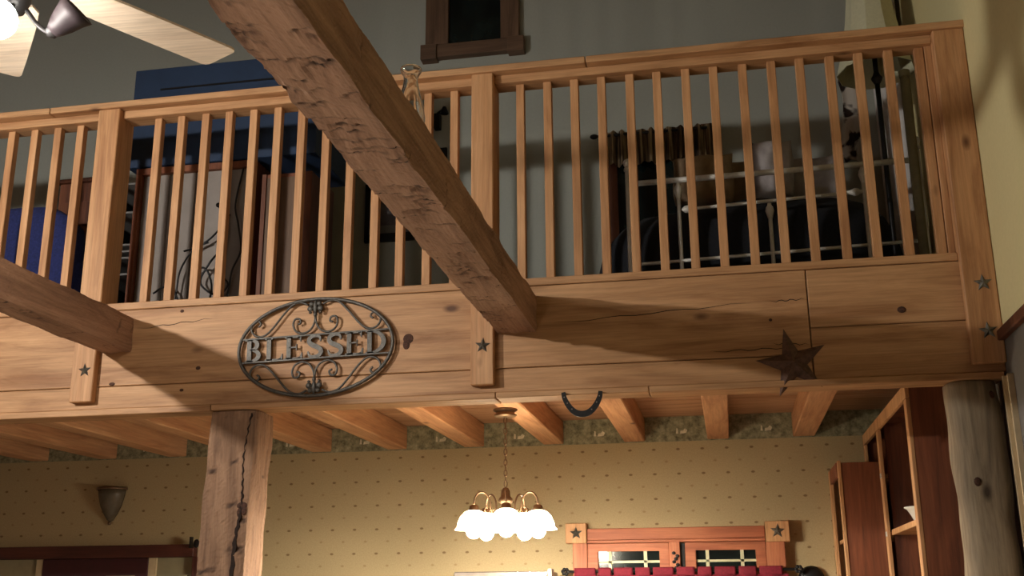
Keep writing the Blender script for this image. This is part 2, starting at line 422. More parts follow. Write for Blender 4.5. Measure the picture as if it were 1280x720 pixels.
# ------------------------------------------------------------ railing
ra = thing('loft_railing', (-1.5, 4.64, 2.835), 'long pine loft railing with square balusters and flat handrail', 'railing')
for x0, x1 in ((-5.2, -3.24), (-3.236, -.52), (-.516, 1.145)):
    B(x0, x1, 4.545, 4.735, 3.872, 3.905).build('handrail', 'pine_x', ra, bevel=.004)
for x0, x1 in ((-5.2, -2.972), (-2.858, -1.058), (-.955, 1.0)):
    B(x0, x1, 4.595, 4.700, 3.832, 3.872).build('sub_rail', 'pine_x', ra, bevel=.003)
    B(x0 if x0 > -5 else -5.2, x1, 4.597, 4.700, 2.835, 2.870).build('bottom_rail', 'pine_x', ra, bevel=.003)
bal = None
xs = [-3.111-.1285*k for k in range(16)] + [-2.682+.1268*k for k in range(13)] + [-.838+.1277*k for k in range(15)]
for x in xs:
    if bal is None:
        bal = B(x-.019, x+.019, 4.628, 4.666, 2.870, 3.832).build('baluster', 'pine_z', ra, bevel=.002); bx0 = x
    else:
        clone(bal, 'baluster', ra, (x-bx0+random.uniform(-.003, .003), random.uniform(-.003, .003), 0))
for x0, x1, zt in ((-2.972, -2.858, 3.872), (-1.058, -.955, 3.872), (1.000, 1.128, 3.872)):
    mb = MB().prism([(4.558, 2.392), (4.599, 2.392), (4.599, 2.835), (4.705, 2.835), (4.705, zt), (4.558, zt)], x0, x1)
    mb.v = [(q[1], q[0], q[2]) for q in mb.v]
    mb.build('newel_post', 'pine_z', ra, bevel=.004)
B(.972, 1.0, 4.62, 4.67, 2.870, 3.832).build('half_baluster', 'pine_z', ra, bevel=.002)

# ------------------------------------------------------------ hewn timber
def hewn(length_pts, x0, x1, z0, z1, seed, amp=.006, notch=(0, 0), nper=14, taper=None):
    r = np.random.default_rng(seed); L = np.array(length_pts); n = nper
    per = []
    for i in range(n): per.append((i/n, 0, 0))            # bottom (0) , right (1), top (2), left (3)
    for i in range(n): per.append((1, i/n, 1))
    for i in range(n): per.append((1-i/n, 1, 2))
    for i in range(n): per.append((0, 1-i/n, 3))
    per = np.array(per); W, H = x1-x0, z1-z0
    U = per[:, 0]*W; V = per[:, 1]*H
    A, UU = np.meshgrid(L, U, indexing='ij'); _, VV = np.meshgrid(L, V, indexing='ij')
    cx, cz = W/2, H/2
    dx = (UU-cx)/cx; dz = (VV-cz)/cz
    disp = np.zeros_like(A)
    ang = np.arctan2(dz, dx)
    for k in range(26):
        f = r.uniform(.6, 30); m = r.integers(0, 7); disp += amp*.16/(1+f*.04)*np.sin(f*A+m*ang+r.uniform(0, 6.28))*r.uniform(.3, 1)
    disp += r.normal(0, amp*.07, disp.shape)
    notch_shade = np.zeros_like(A)
    for k in range(notch[0]):                              # adze cuts: a sharp lip, then a long ramp out
        face = 0 if k < notch[0]*.72 else int(r.choice([1, 3]))
        a0 = r.uniform(L[0], L[-1]); c0 = r.uniform(0, 1); hw = r.uniform(.10, .34); dep = r.uniform(.25, 1)*notch[1]; ramp_l = r.uniform(.03, .09)
        t_ = per[:, 0] if face == 0 else per[:, 1]
        on = (per[:, 2] == face)
        acr = np.clip(1-np.abs(t_-c0)/hw, 0, 1)**.4*on
        skew = a0+.03*(t_-c0)+.004*np.sin(t_*23+k)
        d = A-skew[None, :]
        prof = np.where((d >= 0) & (d < ramp_l), 1-d/ramp_l, 0)
        disp -= prof*acr[None, :]*dep
        notch_shade = np.maximum(notch_shade, np.where((d > -.004) & (d < .013), 1, 0)*np.clip(acr[None, :]*1.6-.55, 0, 1)*min(1, dep/notch[1]*1.5))  # dark shadow line painted along each notch lip
    rnd = 1-.035*np.clip(np.abs(dx)*np.abs(dz)-.72, 0, 1)/.28   # eased arrises
    X = x0+cx+dx*cx*rnd; Z = z0+cz+dz*cz*rnd
    X = X+disp*np.where(np.isin(per[:, 2], (1, 3)), np.sign(dx), 0)+.3*disp*dx*np.isin(per[:, 2], (0, 2))
    Z = Z+disp*np.where(np.isin(per[:, 2], (0, 2)), np.sign(dz), 0)+.3*disp*dz*np.isin(per[:, 2], (1, 3))
    N = 4*n; mb = MB()
    vs = np.stack([X, A, Z], -1).reshape(-1, 3)
    fs = []
    for i in range(len(L)-1):
        for j in range(N): fs.append((i*N+j, i*N+(j+1) % N, (i+1)*N+(j+1) % N, (i+1)*N+j))
    fs.append(tuple(range(N))); fs.append(tuple((len(L)-1)*N+j for j in range(N))[::-1])
    mb.v = [tuple(q) for q in vs]; mb.f = fs
    mb.attr = notch_shade.reshape(-1)
    return mb
lens = list(np.arange(YB+.01, 1.0, .06)) + list(np.arange(1.0, 4.594, .009)) + [4.597]
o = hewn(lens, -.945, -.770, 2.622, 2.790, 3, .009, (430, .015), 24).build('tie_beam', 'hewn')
tag(o, 'rough hewn brown tie beam crossing the middle of the picture, glass chimney on it', 'beam', 'hewn tie beams')
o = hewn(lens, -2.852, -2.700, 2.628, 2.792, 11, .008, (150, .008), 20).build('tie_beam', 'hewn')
tag(o, 'rough hewn brown tie beam at the left, ending below the left newel post', 'beam', 'hewn tie beams')

# hewn post under the fascia
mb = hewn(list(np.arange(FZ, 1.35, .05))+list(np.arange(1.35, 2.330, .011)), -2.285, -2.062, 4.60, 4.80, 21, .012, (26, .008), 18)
mb.v = [(x + (.012*math.sin(y*3)), z, y) for x, y, z in mb.v]      # stand it up
hp = thing('hewn_post', (-2.17, 4.7, FZ), 'rough hewn timber post standing under the loft fascia near the metal sign', 'post')
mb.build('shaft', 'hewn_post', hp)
pts = smoothpath([(-2.078, 4.604, 2.315), (-2.092, 4.603, 2.22), (-2.104, 4.602, 2.12), (-2.102, 4.602, 2.02), (-2.100, 4.602, 1.93), (-2.106, 4.602, 1.86), (-2.120, 4.602, 1.76), (-2.128, 4.602, 1.60), (-2.132, 4.602, 1.30)], 8)
MB().ribbon([(q[0]+.003*math.sin(i*1.9), q[2]) for i, q in enumerate(pts)], [.004+.013*min(1, max(0, (2.02-q[2])/.3))+.003*math.sin(i*1.3) for i, q in enumerate(pts)], 4.5945, 4.606).build('crack', 'crack', hp)
for kx, kz, rx, rz in ((-2.098, 1.905, .026, .016), (-2.088, 1.885, .014, .022), (-2.110, 1.875, .012, .020)):
    MB().sphere((kx, 4.599, kz), (rx, .005, rz), 12, 6).build('knot', 'knot', hp, smooth=True)
# squared half-log at the right end
mb = MB(); vs = []; nz = 80; na = 36; r_ = np.random.default_rng(5)
ph = r_.uniform(0, 6.28, 8)
for i in range(nz+1):
    z = FZ+(2.330-FZ)*i/nz
    for j in range(na):
        a = 2*PI*j/na; cxx, szz = math.cos(a), math.sin(a)
        rad = .100*(abs(cxx)**3.2+abs(szz)**3.2)**(-1/3.2)
        rad += .005*math.sin(5*z+ph[0]+a)+.004*math.sin(11*z+2*a+ph[1])+.003*math.sin(23*z+3*a+ph[2])
        vs.append((1.012+rad*cxx+.006*math.sin(2.2*z), 4.70+rad*szz, z))
fs = [(i*na+j, i*na+(j+1) % na, (i+1)*na+(j+1) % na, (i+1)*na+j) for i in range(nz) for j in range(na)]
fs += [tuple(range(na))[::-1], tuple(nz*na+j for j in range(na))]
mb.add(vs, fs)
lp = thing('log_post', (1.017, 4.7, FZ), 'smooth barked log post standing at the right end below the fascia', 'post')
mb.build('shaft', 'log', lp, smooth=True)
for kx, kz in ((.972, 1.93), (1.06, 2.27)):
    MB().sphere((kx, 4.602, kz), (.014, .006, .018), 10, 6).build('knot', 'knot', lp, smooth=True)

# ------------------------------------------------------------ metal stars
def star(cx, cz, R, depth, yb, rot=PI/2, inner=.42):
    mb = MB(); vs = []
    for i in range(10):
        a = rot+i*PI/5; r = R if i % 2 == 0 else R*inner
        vs.append((cx+r*math.cos(a), yb-.001, cz+r*math.sin(a)))
    vs += [(cx, yb-depth, cz), (cx, yb, cz)]
    fs = [(i, (i+1) % 10, 10) for i in range(10)] + [((i+1) % 10, i, 11) for i in range(10)]
    return mb.add(vs, fs)
tag(star(.306, 2.432, .152, .045, FY-.003, math.radians(101), .38).build('barn_star', 'rust'), 'large rusty brown barn star on the right part of the fascia', 'star')
for (x, z, R, rot, lab) in ((-2.905, 2.541, .034, 1.63, 'small pewter star on the left newel post foot below the left beam'),
                            (-1.003, 2.565, .036, 1.5, 'small dark star on the middle newel post foot below the big beam'),
                            (1.075, 2.722, .038, 1.6, 'upper of two small dark stars on the right end post'),
                            (1.072, 2.523, .038, 1.64, 'lower of two small dark stars on the right end post')):
    tag(star(x, z, R, .012, 4.5575, rot).build('metal_star', 'pewter'), lab, 'star', 'small stars on the posts')

# ------------------------------------------------------------ BLESSED sign
SX, SZ, SA, SB, TILT = -1.783, 2.603, .366, .223, .024
sg = thing('metal_sign', (SX, 4.585, SZ-SB), 'oval scrolled dark iron sign reading BLESSED on the fascia', 'sign')
ct, st = math.cos(TILT), math.sin(TILT)
def S(u, v): return (SX+u*ct-v*st, SZ+u*st+v*ct)
YS = 4.578
mb = MB(); pts = [S(SA*math.cos(a), SB*math.sin(a)) for a in np.linspace(0, 2*PI, 73)]
mb.tube([(x, YS, z) for x, z in pts], .0085, 8, False).build('ring', 'sign_iron', sg, smooth=True)
for v in (.056, -.053):
    hw = SA*math.sqrt(1-(v/SB)**2)
    a, bq = S(-hw, v), S(hw, v)
    MB().tube([(a[0], YS, a[1]), (bq[0], YS, bq[1])], .0052, 6).build('bar', 'sign_iron', sg)
outer = [(.035, .198), (.075, .212), (.115, .200), (.155, .160), (.205, .100), (.245, .068), (.285, .070), (.308, .098), (.300, .132), (.276, .140), (.262, .124), (.274, .112)]
inner = [(.0, .165), (.004, .115), (.024, .080), (.058, .066), (.092, .078), (.106, .108), (.098, .134), (.076, .134), (.070, .116), (.084, .110)]
for sx_ in (-1, 1):
    for sz_ in (-1, 1):
        for path in (outer, inner):
            pp = smoothpath([S(sx_*u, sz_*v) for u, v in path], 5)
            MB().tube([(q[0], YS, q[1]) for q in pp], .0052, 6).build('scroll', 'sign_iron', sg, smooth=True)
for sz_ in (-1, 1):
    mb = MB()
    for u, v, ru, rv in ((0, .185, .011, .032), (-.024, .178, .015, .014), (.024, .178, .015, .014), (-.018, .200, .013, .012), (.018, .200, .013, .012), (-.024, .160, .008, .007), (.024, .160, .008, .007), (0, .150, .009, .012)):
        x, z = S(u, sz_*v); mb.sphere((x, YS-.004, z), (ru, .008, rv), 10, 6)
    mb.build('ornament', 'sign_iron', sg, smooth=True)
def arc(cx, cz, rx, rz, a0, a1, n=12): return [(cx+rx*math.cos(math.radians(a0+(a1-a0)*i/n)), cz+rz*math.sin(math.radians(a0+(a1-a0)*i/n))) for i in range(n+1)]
def bw(n, lo, hi): return [lo+(hi-lo)*math.sin(PI*i/n)**1.0 for i in range(n+1)]
STEM = [([(.2, 0), (.2, 1)], .20), ([(.02, .03), (.38, .03)], .06), ([(.02, .97), (.38, .97)], .06)]
LET = {
 'B': STEM+[(arc(.24, .755, .34, .225, 90, -90), bw(12, .06, .19)), (arc(.24, .275, .42, .253, 90, -90), bw(12, .06, .20))],
 'L': STEM+[([(.2, .03), (.78, .03)], .06), ([(.62, .02), (.80, .06), (.83, .27)], [.03, .13, .03])],
 'E': STEM+[([(.2, .97), (.74, .97)], .06), ([(.2, .52), (.56, .52)], .06), ([(.2, .03), (.78, .03)], .06),
            ([(.62, .98), (.73, .95), (.75, .76)], [.03, .12, .03]), ([(.56, .66), (.56, .38)], .035), ([(.62, .02), (.78, .06), (.82, .27)], [.03, .13, .03])],
 'S': [([tuple(q) for q in smoothpath([(.70, .72), (.66, .90), (.45, .975), (.24, .90), (.17, .74), (.27, .59), (.46, .50), (.65, .39), (.73, .23), (.62, .075), (.40, .022), (.20, .09), (.12, .28)], 3)], None)],
 'D': STEM+[(arc(.24, .5, .60, .478, 90, -90, 18), bw(18, .06, .21))],
}
LH, ADV = .103, .0955
for i, ch in enumerate('BLESSED'):
    mb = MB(); u0 = -.335+ADV*i + (.0 if ch != 'S' else .004)
    for pts, wd in LET[ch]:
        if wd is None: wd = [.06+.15*math.sin(PI*k/(len(pts)-1))**.8 for k in range(len(pts))]
        pp = [S(u0+px_*LH, -.050+pz_*LH) for px_, pz_ in pts]
        ww = [q*LH for q in wd] if hasattr(wd, '__len__') else wd*LH
        mb.ribbon(pp, ww, YS-.006, YS+.004)
    mb.build('letter', 'sign_iron', sg)

# ------------------------------------------------------------ horseshoe
hs = thing('horseshoe', (-.576, 4.57, 2.245), 'black iron horseshoe hung points up under the fascia edge', 'horseshoe')
pp = smoothpath([(-.654, 2.345), (-.648, 2.318), (-.630, 2.284), (-.604, 2.258), (-.574, 2.250), (-.544, 2.258), (-.518, 2.284), (-.500, 2.318), (-.495, 2.345)], 5)
MB().ribbon(pp, [.017+.009*math.sin(PI*i/(len(pp)-1)) for i in range(len(pp))], 4.566, 4.578).build('shoe', 'black_iron', hs)
for x, z in ((-.650, 2.324), (-.637, 2.298), (-.618, 2.272), (-.534, 2.268), (-.512, 2.298), (-.500, 2.324)):
    MB().sphere((x, 4.566, z), (.003, .002, .003), 6, 4).build('nail', 'steel', hs)

# ------------------------------------------------------------ glass lamp chimney on the big beam
prof = [(.030, 2.796), (.031, 2.815), (.036, 2.835), (.044, 2.865), (.046, 2.885), (.041, 2.92), (.031, 2.960), (.0235, 2.995), (.0215, 3.012), (.0235, 3.024), (.030, 3.036), (.033, 3.044), (.0325, 3.049)]
inn = [(r-.0038, z) for r, z in prof[::-1]]
o = MB().lathe(prof+inn, (-.862, 2.905, 0), 32).build('lamp_chimney', 'clear_glass', smooth=True)
tag(o, 'clear glass oil lamp chimney with flared rim standing on the big beam', 'lamp glass')

# ------------------------------------------------------------ ceiling fan
HX, HY, BZ = -1.97, 2.55, 3.30
fan = thing('ceiling_fan', (HX, HY, 3.05), 'ceiling fan with pale wooden blades and lit lamps at the upper left', 'fan')
MB().tube([(HX, HY, 3.46), (HX, HY, 7.6)], .016, 10).build('down_rod', 'black_iron', fan)
MB().lathe([(.0, 3.47), (.05, 3.46), (.10, 3.42), (.115, 3.36), (.10, 3.30), (.06, 3.27), (.0, 3.265)], (HX, HY, 0), 28).build('motor_housing', 'black_iron', fan, smooth=True)
MB().lathe([(.0, 3.27), (.04, 3.26), (.042, 3.21), (.026, 3.17), (.0, 3.16)], (HX, HY, 0), 24).build('light_hub', 'black_iron', fan, smooth=True)
for k in range(5):
    a = math.radians(59.4+72*k); d = Vector((math.cos(a), math.sin(a), 0)); n = Vector((-math.sin(a), math.cos(a), 0)); tilt = .05
    poly = []
    for t, hw in ((.17, .060), (.20, .082), (.30, .088), (.55, .092), (.68, .092), (.695, .086), (.702, .072)): poly.append((t, hw))
    prof2 = poly + [(t, -hw) for t, hw in poly[::-1]]
    mb = MB(); q = len(prof2)
    top = [Vector((HX, HY, BZ))+d*t+n*h_+Vector((0, 0, h_*tilt)) for t, h_ in prof2]
    bot = [v-Vector((0, 0, .008)) for v in top]
    mb.add(top+bot, [tuple(range(q)), tuple(range(2*q-1, q-1, -1))]+[(i, (i+1) % q, (i+1) % q+q, i+q) for i in range(q)])
    bl = mb.build('blade', 'blade', fan)
    bpy.context.view_layer.update()
    mb = MB()
    for s_ in (-1, 1):
        pp = smoothpath([tuple(Vector((HX, HY, BZ+.008))+d*t+n*s_*h_) for t, h_ in ((.09, .012), (.14, .040), (.20, .034), (.25, .012))], 4)
        mb.tube(pp, .006, 6)
    mb.build('blade_iron', 'black_iron', fan)
LAMPS = [(0, False), (-64, True), (-150, True)]
for ang, lit in LAMPS:
    a = math.radians(ang); d = Vector((math.cos(a), math.sin(a), 0)); H0 = Vector((HX, HY, 0))
    pp = smoothpath([tuple(H0+d*.04+Vector((0, 0, 3.17))), tuple(H0+d*.08+Vector((0, 0, 3.12))), tuple(H0+d*.12+Vector((0, 0, 3.09))), tuple(H0+d*.135+Vector((0, 0, 3.10)))], 5)
    MB().tube(pp, .007, 8).build('lamp_arm', 'black_iron', fan, smooth=True)
    ax = (d*.75+Vector((0, 0, .66 if not lit else -.45))).normalized(); c0 = H0+d*.125+Vector((0, 0, 3.085))
    MB().lathe([(0, -.012), (.010, -.006), (.018, .0), (.020, .018)], c0, 16, ax).build('fitter', 'black_iron', fan, smooth=True)
    prof = [(.018, .006), (.028, .025), (.038, .05), (.046, .08), (.056, .105)]
    sh = MB().lathe(prof, c0, 24, ax).build('lamp_shade', 'fan_shade' if lit else 'smoky_glass', fan, smooth=True, solid=.003)
    if not lit: sh['label'] = 'dark unlit glass shade'
    if lit:
        cb = c0+ax*.085
        MB().sphere(tuple(cb), .032, 14, 8).build('bulb', 'fan_bulb', fan, smooth=True)
# pendant further left in the great room
pd = thing('pendant_lamp', (-3.72, 1.8, 3.0), 'pendant lamp hanging in the great room left of the ceiling fan', 'lamp')
MB().tube([(-3.72, 1.8, 3.30), (-3.72, 1.8, 7.2)], .008, 8).build('cord', 'black_iron', pd)
MB().lathe([(.02, 3.34), (.05, 3.32), (.10, 3.27), (.12, 3.25)], (-3.72, 1.8, 0), 24).build('shade', 'black_iron', pd, smooth=True, solid=.003)
MB().sphere((-3.72, 1.8, 3.19), .045, 16, 10).build('bulb', 'pend_bulb', pd, smooth=True)

x, y_ = -.5, -1.7  # added lamp, out of view, brightens the log post and cabinet end
gl = thing('fill_globe_lamp', (x, y_, FZ), 'unseen fill lamp on a pole added behind the camera', 'lamp')
MB().tube([(x, y_, FZ), (x, y_, 1.16)], .012, 8).build('pole', 'black_iron', gl)
MB().lathe([(.0, FZ+.03), (.13, FZ+.02), (.14, FZ), (.0, FZ)], (x, y_, 0), 20).build('base', 'black_iron', gl)
MB().sphere((x, y_, 1.26), .10, 16, 10).build('globe', 'globe', gl, smooth=True)
x, y_ = -2.0, 1.1  # table and lamp added out of view to light the beam undersides
tb = thing('fill_lamp_table', (x, y_, FZ), 'small round side table added under the beams to carry the fill lamp', 'table')
MB().lathe([(.0, .16), (.24, .16), (.25, .15), (.25, .135), (.0, .13)], (x, y_, 0), 28).build('tabletop', 'pine_x', tb)
for k in range(3):
    a = 2*PI*k/3; MB().tube([(x+.17*math.cos(a), y_+.17*math.sin(a), FZ), (x+.10*math.cos(a), y_+.10*math.sin(a), .13)], .016, 8).build('leg', 'pine_z', tb)
tl = thing('fill_table_lamp', (x, y_, .16), 'unseen fill lamp with a dark drum shade added on the small side table', 'lamp')
MB().lathe([(.0, .16), (.07, .162), (.07, .175), (.02, .19), (.015, .27), (.03, .29), (.0, .29)], (x, y_, 0), 20).build('base', 'bronze', tl, smooth=True)
MB().sphere((x, y_, .39), .06, 16, 10).build('bulb', 'table_fill', tl, smooth=True)
MB().lathe([(.17, .27), (.16, .50)], (x, y_, 0), 28).build('shade', 'dark_fabric', tl, smooth=True, solid=.003)  # drum keeps the added light off the fascia and kitchen wall

# ------------------------------------------------------------ chandelier
CX, CY = -1.075, 5.42
ch = thing('chandelier', (CX, CY, 1.82), 'lit five-arm brass chandelier with white glass shades hanging under the loft', 'chandelier')
MB().lathe([(.0, 2.429), (.062, 2.428), (.062, 2.420), (.048, 2.412), (.048, 2.404), (.060, 2.398), (.052, 2.390), (.0, 2.386)], (CX, CY, 0), 24).build('canopy', 'bronze', ch, smooth=True)
z = 2.385; k = 0
while z > 2.041:
    a = (k % 2)*PI/2; dd = Vector((math.cos(a), math.sin(a), 0)); c0 = Vector((CX, CY, z-.014))
    pp = [tuple(c0+dd*.008*math.cos(t)+Vector((0, 0, .017*math.sin(t)))) for t in np.linspace(0, 2*PI, 13)]
    MB().tube(pp, .0024, 5, False).build('chain_link', 'bronze', ch); z -= .0265; k += 1
MB().lathe([(.0, 2.038), (.014, 2.032), (.022, 2.016), (.024, 1.991), (.034, 1.981), (.036, 1.966), (.026, 1.956), (.024, 1.916), (.032, 1.901), (.030, 1.881), (.014, 1.866), (.0, 1.856)], (CX, CY, 0), 20).build('stem', 'bronze', ch, smooth=True)
for k, ang in enumerate((-78, -6, 66, 138, 210)):
    a = math.radians(ang); d = Vector((math.cos(a), math.sin(a), 0)); c0 = Vector((CX, CY, 0)); Z = Vector((0, 0, 1))
    pp = smoothpath([tuple(c0+d*r_+Z*z_) for r_, z_ in ((.030, 1.911), (.060, 1.901), (.078, 1.931), (.085, 1.976), (.110, 2.006), (.140, 2.006), (.160, 1.981), (.165, 1.946))], 5)
    MB().tube(pp, .0048, 6).build('arm', 'bronze', ch, smooth=True)
    pp = smoothpath([tuple(c0+d*r_+Z*z_) for r_, z_ in ((.078, 1.931), (.092, 1.911), (.108, 1.920), (.104, 1.936), (.094, 1.932))], 4)
    MB().tube(pp, .0034, 5).build('scroll', 'bronze', ch, smooth=True)
    e = c0+d*.165
    MB().lathe([(.010, 1.948), (.022, 1.942), (.026, 1.924), (.030, 1.912)], e, 16).build('fitter', 'bronze', ch, smooth=True)
    MB().lathe([(.022, 1.922), (.045, 1.912), (.066, 1.891), (.079, 1.861), (.083, 1.838), (.094, 1.828)], e, 28).build('lamp_shade', 'chand_shade', ch, smooth=True, solid=.003)
    MB().sphere((e.x, e.y, 1.828), (.040, .040, .044), 16, 10).build('bulb', 'chand_bulb', ch, smooth=True)

# ------------------------------------------------------------ kitchen window
wn = sthing('window_1', (-.30, 6.75, 1.2))
wy = 6.735
B(-.926, -.838, wy, 6.8, 1.2, 1.822).build('casing', 'red_wood_z', wn, bevel=.003)
B(.214, .322, wy, 6.8, 1.2, 1.815).build('casing', 'red_wood_z', wn, bevel=.003)
B(-.836, .212, wy+.005, 6.8, 1.838, 1.906).build('header', 'red_wood_x', wn, bevel=.003)
B(-.836, .212, wy-.004, 6.8, 1.820, 1.836).build('header_bead', 'red_wood_x', wn, bevel=.002)
for x0, x1, z0, z1 in ((-.965, -.838, 1.820, 1.938), (.216, .352, 1.812, 1.930)):
    cb = B(x0, x1, wy-.02, 6.8, z0, z1).build('corner_block', 'cab_edge', wn, bevel=.003)
tag(star(-.900, 1.880, .040, .012, wy-.021, 1.6).build('metal_star', 'pewter'), 'small dark star on the left corner block of the kitchen window', 'star', 'stars on the window blocks')
tag(star(.285, 1.873, .044, .012, wy-.021, 1.5).build('metal_star', 'pewter'), 'small dark star on the right corner block of the kitchen window', 'star', 'stars on the window blocks')
for x0, x1 in ((-.836, -.35), (-.255, .212)):
    sh = MB().box(x0, x1, wy+.012, 6.8, 1.772, 1.818).box(x0, x0+.062, wy+.012, 6.8, 1.2, 1.772).box(x1-.058, x1, wy+.012, 6.8, 1.2, 1.772).build('sash', 'red_wood_x', wn, bevel=.003)
    g0, g1 = x0+.062, x1-.058
    c1, c2 = g0+(g1-g0)*.19, g0+(g1-g0)*.77
    for a_, b_ in ((g0, c1), (c1, c2), (c2, g1)):
        for z0, z1 in ((1.712, 1.772), (1.60, 1.708), (1.48, 1.60)):
            B(a_+.002, b_-.002, wy+.04, 6.8, z0, z1).build('pane', 'night_glass', sh)
    for c_ in (c1, c2): B(c_-.010, c_+.010, wy+.03, wy+.042, 1.2, 1.772).build('muntin', 'muntin', sh)
    B(g0, g1, wy+.030, wy+.041, 1.703, 1.717).build('muntin', 'muntin', sh)
B(-.35, -.285, wy-.002, 6.8, 1.2, 1.824).build('mullion', 'red_wood_z', wn, bevel=.003)
B(-.280, -.257, wy+.02, 6.8, 1.2, 1.812).build('gap_shade', 'black_iron', wn)  # dark strip standing in for the shadow between mullion and sash
mb = MB()
for i in range(9): mb.sphere((-.312+.012*math.sin(i*2.1), wy-.010, 1.62+.017*i), (.012, .006, .010), 7, 5)
tag(mb.build('vine_ornament', 'black_iron'), 'small dark iron vine ornament on the kitchen window mullion', 'ornament')
# red valance of folded tabs
va = thing('window_valance', (-.29, 6.69, 1.40), 'dark red tab-top valance across the lower kitchen window', 'curtain')
x = -.915
for k in range(10):
    wd = (.125, .075, .11, .085, .12, .105, .08, .12, .10, .13)[k]
    def tabf(u, v, x=x, wd=wd):
        a = v*PI
        if v < .5: return (x+wd*u+.004*math.sin(u*9), 6.735-.018*(1-math.cos(a))-.006*math.sin(u*PI), 1.655+.020*math.sin(a)-.008*(1-2*v)*3)
        return (x+wd*u+.004*math.sin(u*9), 6.706-.006*math.sin(u*PI), 1.676-.10*(v-.5))
    MB().grid(tabf, 8, 8).build('tab', 'red_cloth', va, solid=.003, smooth=True)
    x += wd+.018
MB().grid(lambda u, v: (-.915+1.245*u, 6.708+.010*math.sin(u*60), 1.632-.22*v), 120, 4).build('cloth', 'red_cloth', va, solid=.003, smooth=True)
MB().tube([(-.96, 6.72, 1.655), (.38, 6.72, 1.655)], .008, 8).build('rod', 'black_iron', va)
for x in (-.97, .39):
    mb = MB()
    for i in range(6): mb.sphere((x+.016*math.cos(i), 6.72, 1.655+.014*math.sin(i)), .012, 7, 5)
    mb.build('finial', 'black_iron', va)
# range hood
hd = thing('range_hood', (-1.29, 6.6, 1.35), 'grey metal hood on the kitchen wall, only its top edge in view', 'hood')
B(-1.585, -1.03, 6.42, 6.80, 1.35, 1.655).build('body', 'steel', hd, bevel=.006)
for x in (-1.205, -1.133): B(x-.004, x+.004, 6.412, 6.42, 1.35, 1.652).build('seam', 'ceramic', hd)
B(-1.03, -1.008, 6.42, 6.52, 1.60, 1.668).build('end_cap', 'ceramic', hd, bevel=.004)
# pan lid right of the window
o = MB().lathe([(.0, .012), (.03, .010), (.06, .0), (.075, -.012), (.0, -.014)], (.46, 6.76, 1.60), 24, (0, -1, 0)).build('pan_lid', 'black_iron', smooth=True)
tag(o, 'dark round pan hung on the wall right of the kitchen window', 'pan')

# ------------------------------------------------------------ door at the left, sconce
dr = sthing('door_1', (-4.1, 6.76, FZ))
B(-5.0, -3.392, 6.735, 6.8, 1.776, 1.856).build('header', 'door_wood_x', dr, bevel=.003)
B(-3.392, -3.325, 6.73, 6.8, FZ, 1.776).build('casing', 'door_wood_z', dr, bevel=.003)
B(-4.472, -3.712, 6.76, 6.8, FZ, 1.774).build('door_leaf', 'door_red', dr, bevel=.003)
B(-3.712, -3.660, 6.765, 6.8, FZ, 1.774).build('stop', 'cream_trim', dr)
B(-4.520, -4.472, 6.765, 6.8, FZ, 1.774).build('stop', 'cream_trim', dr)
B(-3.658, -3.394, 6.78, 6.8, FZ, 1.774).build('side_panel', 'cream_panel', dr)
B(-5.0, -4.522, 6.78, 6.8, FZ, 1.774).build('side_panel', 'cream_panel', dr)
for x in (-3.53, -3.90, -4.28): B(x-.10, x+.10, 6.752, 6.772, 1.50, 1.664).build('light_pane', 'cream_panel', dr)
o = MB().box(-3.405, -3.395, 6.70, 6.735, 1.83, 1.90).sphere((-3.365, 6.72, 1.858), (.022, .012, .028), 10, 6).build('door_ornament', 'black_iron')
tag(o, 'small dark ornament at the corner of the door frame beside the hewn post', 'ornament')
scn = thing('wall_sconce', (-4.0, 6.79, 2.0), 'unlit half-bowl glass wall sconce above the left doorway', 'sconce')
MB().lathe([(.003, 2.012), (.022, 2.022), (.050, 2.065), (.075, 2.12), (.090, 2.18), (.097, 2.222)], (-4.03, 6.795, 0), 24, None, PI, 2*PI).build('bowl', 'frosted_glass', scn, smooth=True, solid=.004)
MB().lathe([(.102, 2.218), (.108, 2.226), (.102, 2.236)], (-4.03, 6.795, 0), 24, None, PI, 2*PI).build('rim', 'bronze', scn, smooth=True, solid=.003)
MB().sphere((-4.03, 6.785, 2.003), (.012, .012, .014), 10, 6).build('finial', 'bronze', scn, smooth=True)

# ------------------------------------------------------------ kitchen cabinets on the right wall
ca = thing('wall_cabinet', (.98, 5.9, 1.0), 'tall dark wooden cabinet with open front beside the log post', 'cabinet')
ZB, ZT = .9, 2.412
B(.83, 1.13, 5.088, 5.108, ZB, ZT).build('side_panel', 'cab_wood', ca, bevel=.002)
B(.83, 1.13, 6.715, 6.735, ZB, ZT).build('side_panel', 'cab_wood', ca, bevel=.002)
B(1.115, 1.13, 5.108, 6.715, ZB, ZT).build('back_panel', 'dark_wood_z', ca)
B(.85, 1.115, 5.108, 6.715, 2.39, ZT).build('top_panel', 'dark_wood_z', ca)
B(.85, 1.115, 6.10, 6.12, ZB, 2.39).build('divider', 'dark_wood_z', ca)
for y0, y1 in ((5.085, 5.150), (6.085, 6.150), (6.690, 6.738)):
    B(.812, .83, y0, y1, ZB, 2.352).build('stile', 'cab_edge', ca, bevel=.002)
B(.812, .83, 5.085, 6.738, 2.354, 2.416).build('top_rail', 'cab_edge', ca, bevel=.002)
B(.836, 1.115, 5.150, 6.09, 1.806, 1.834).build('shelf', 'cab_edge', ca, bevel=.002)
B(.836, 1.115, 6.12, 6.70, 2.10, 2.125).build('shelf', 'cab_edge', ca)
B(.836, 1.115, 6.12, 6.70, 1.80, 1.825).build('shelf', 'cab_edge', ca)
for z in (2.112, 1.812): B(.806, .812, 6.085, 6.11, z-.012, z+.012).build('hinge', 'ceramic', ca)
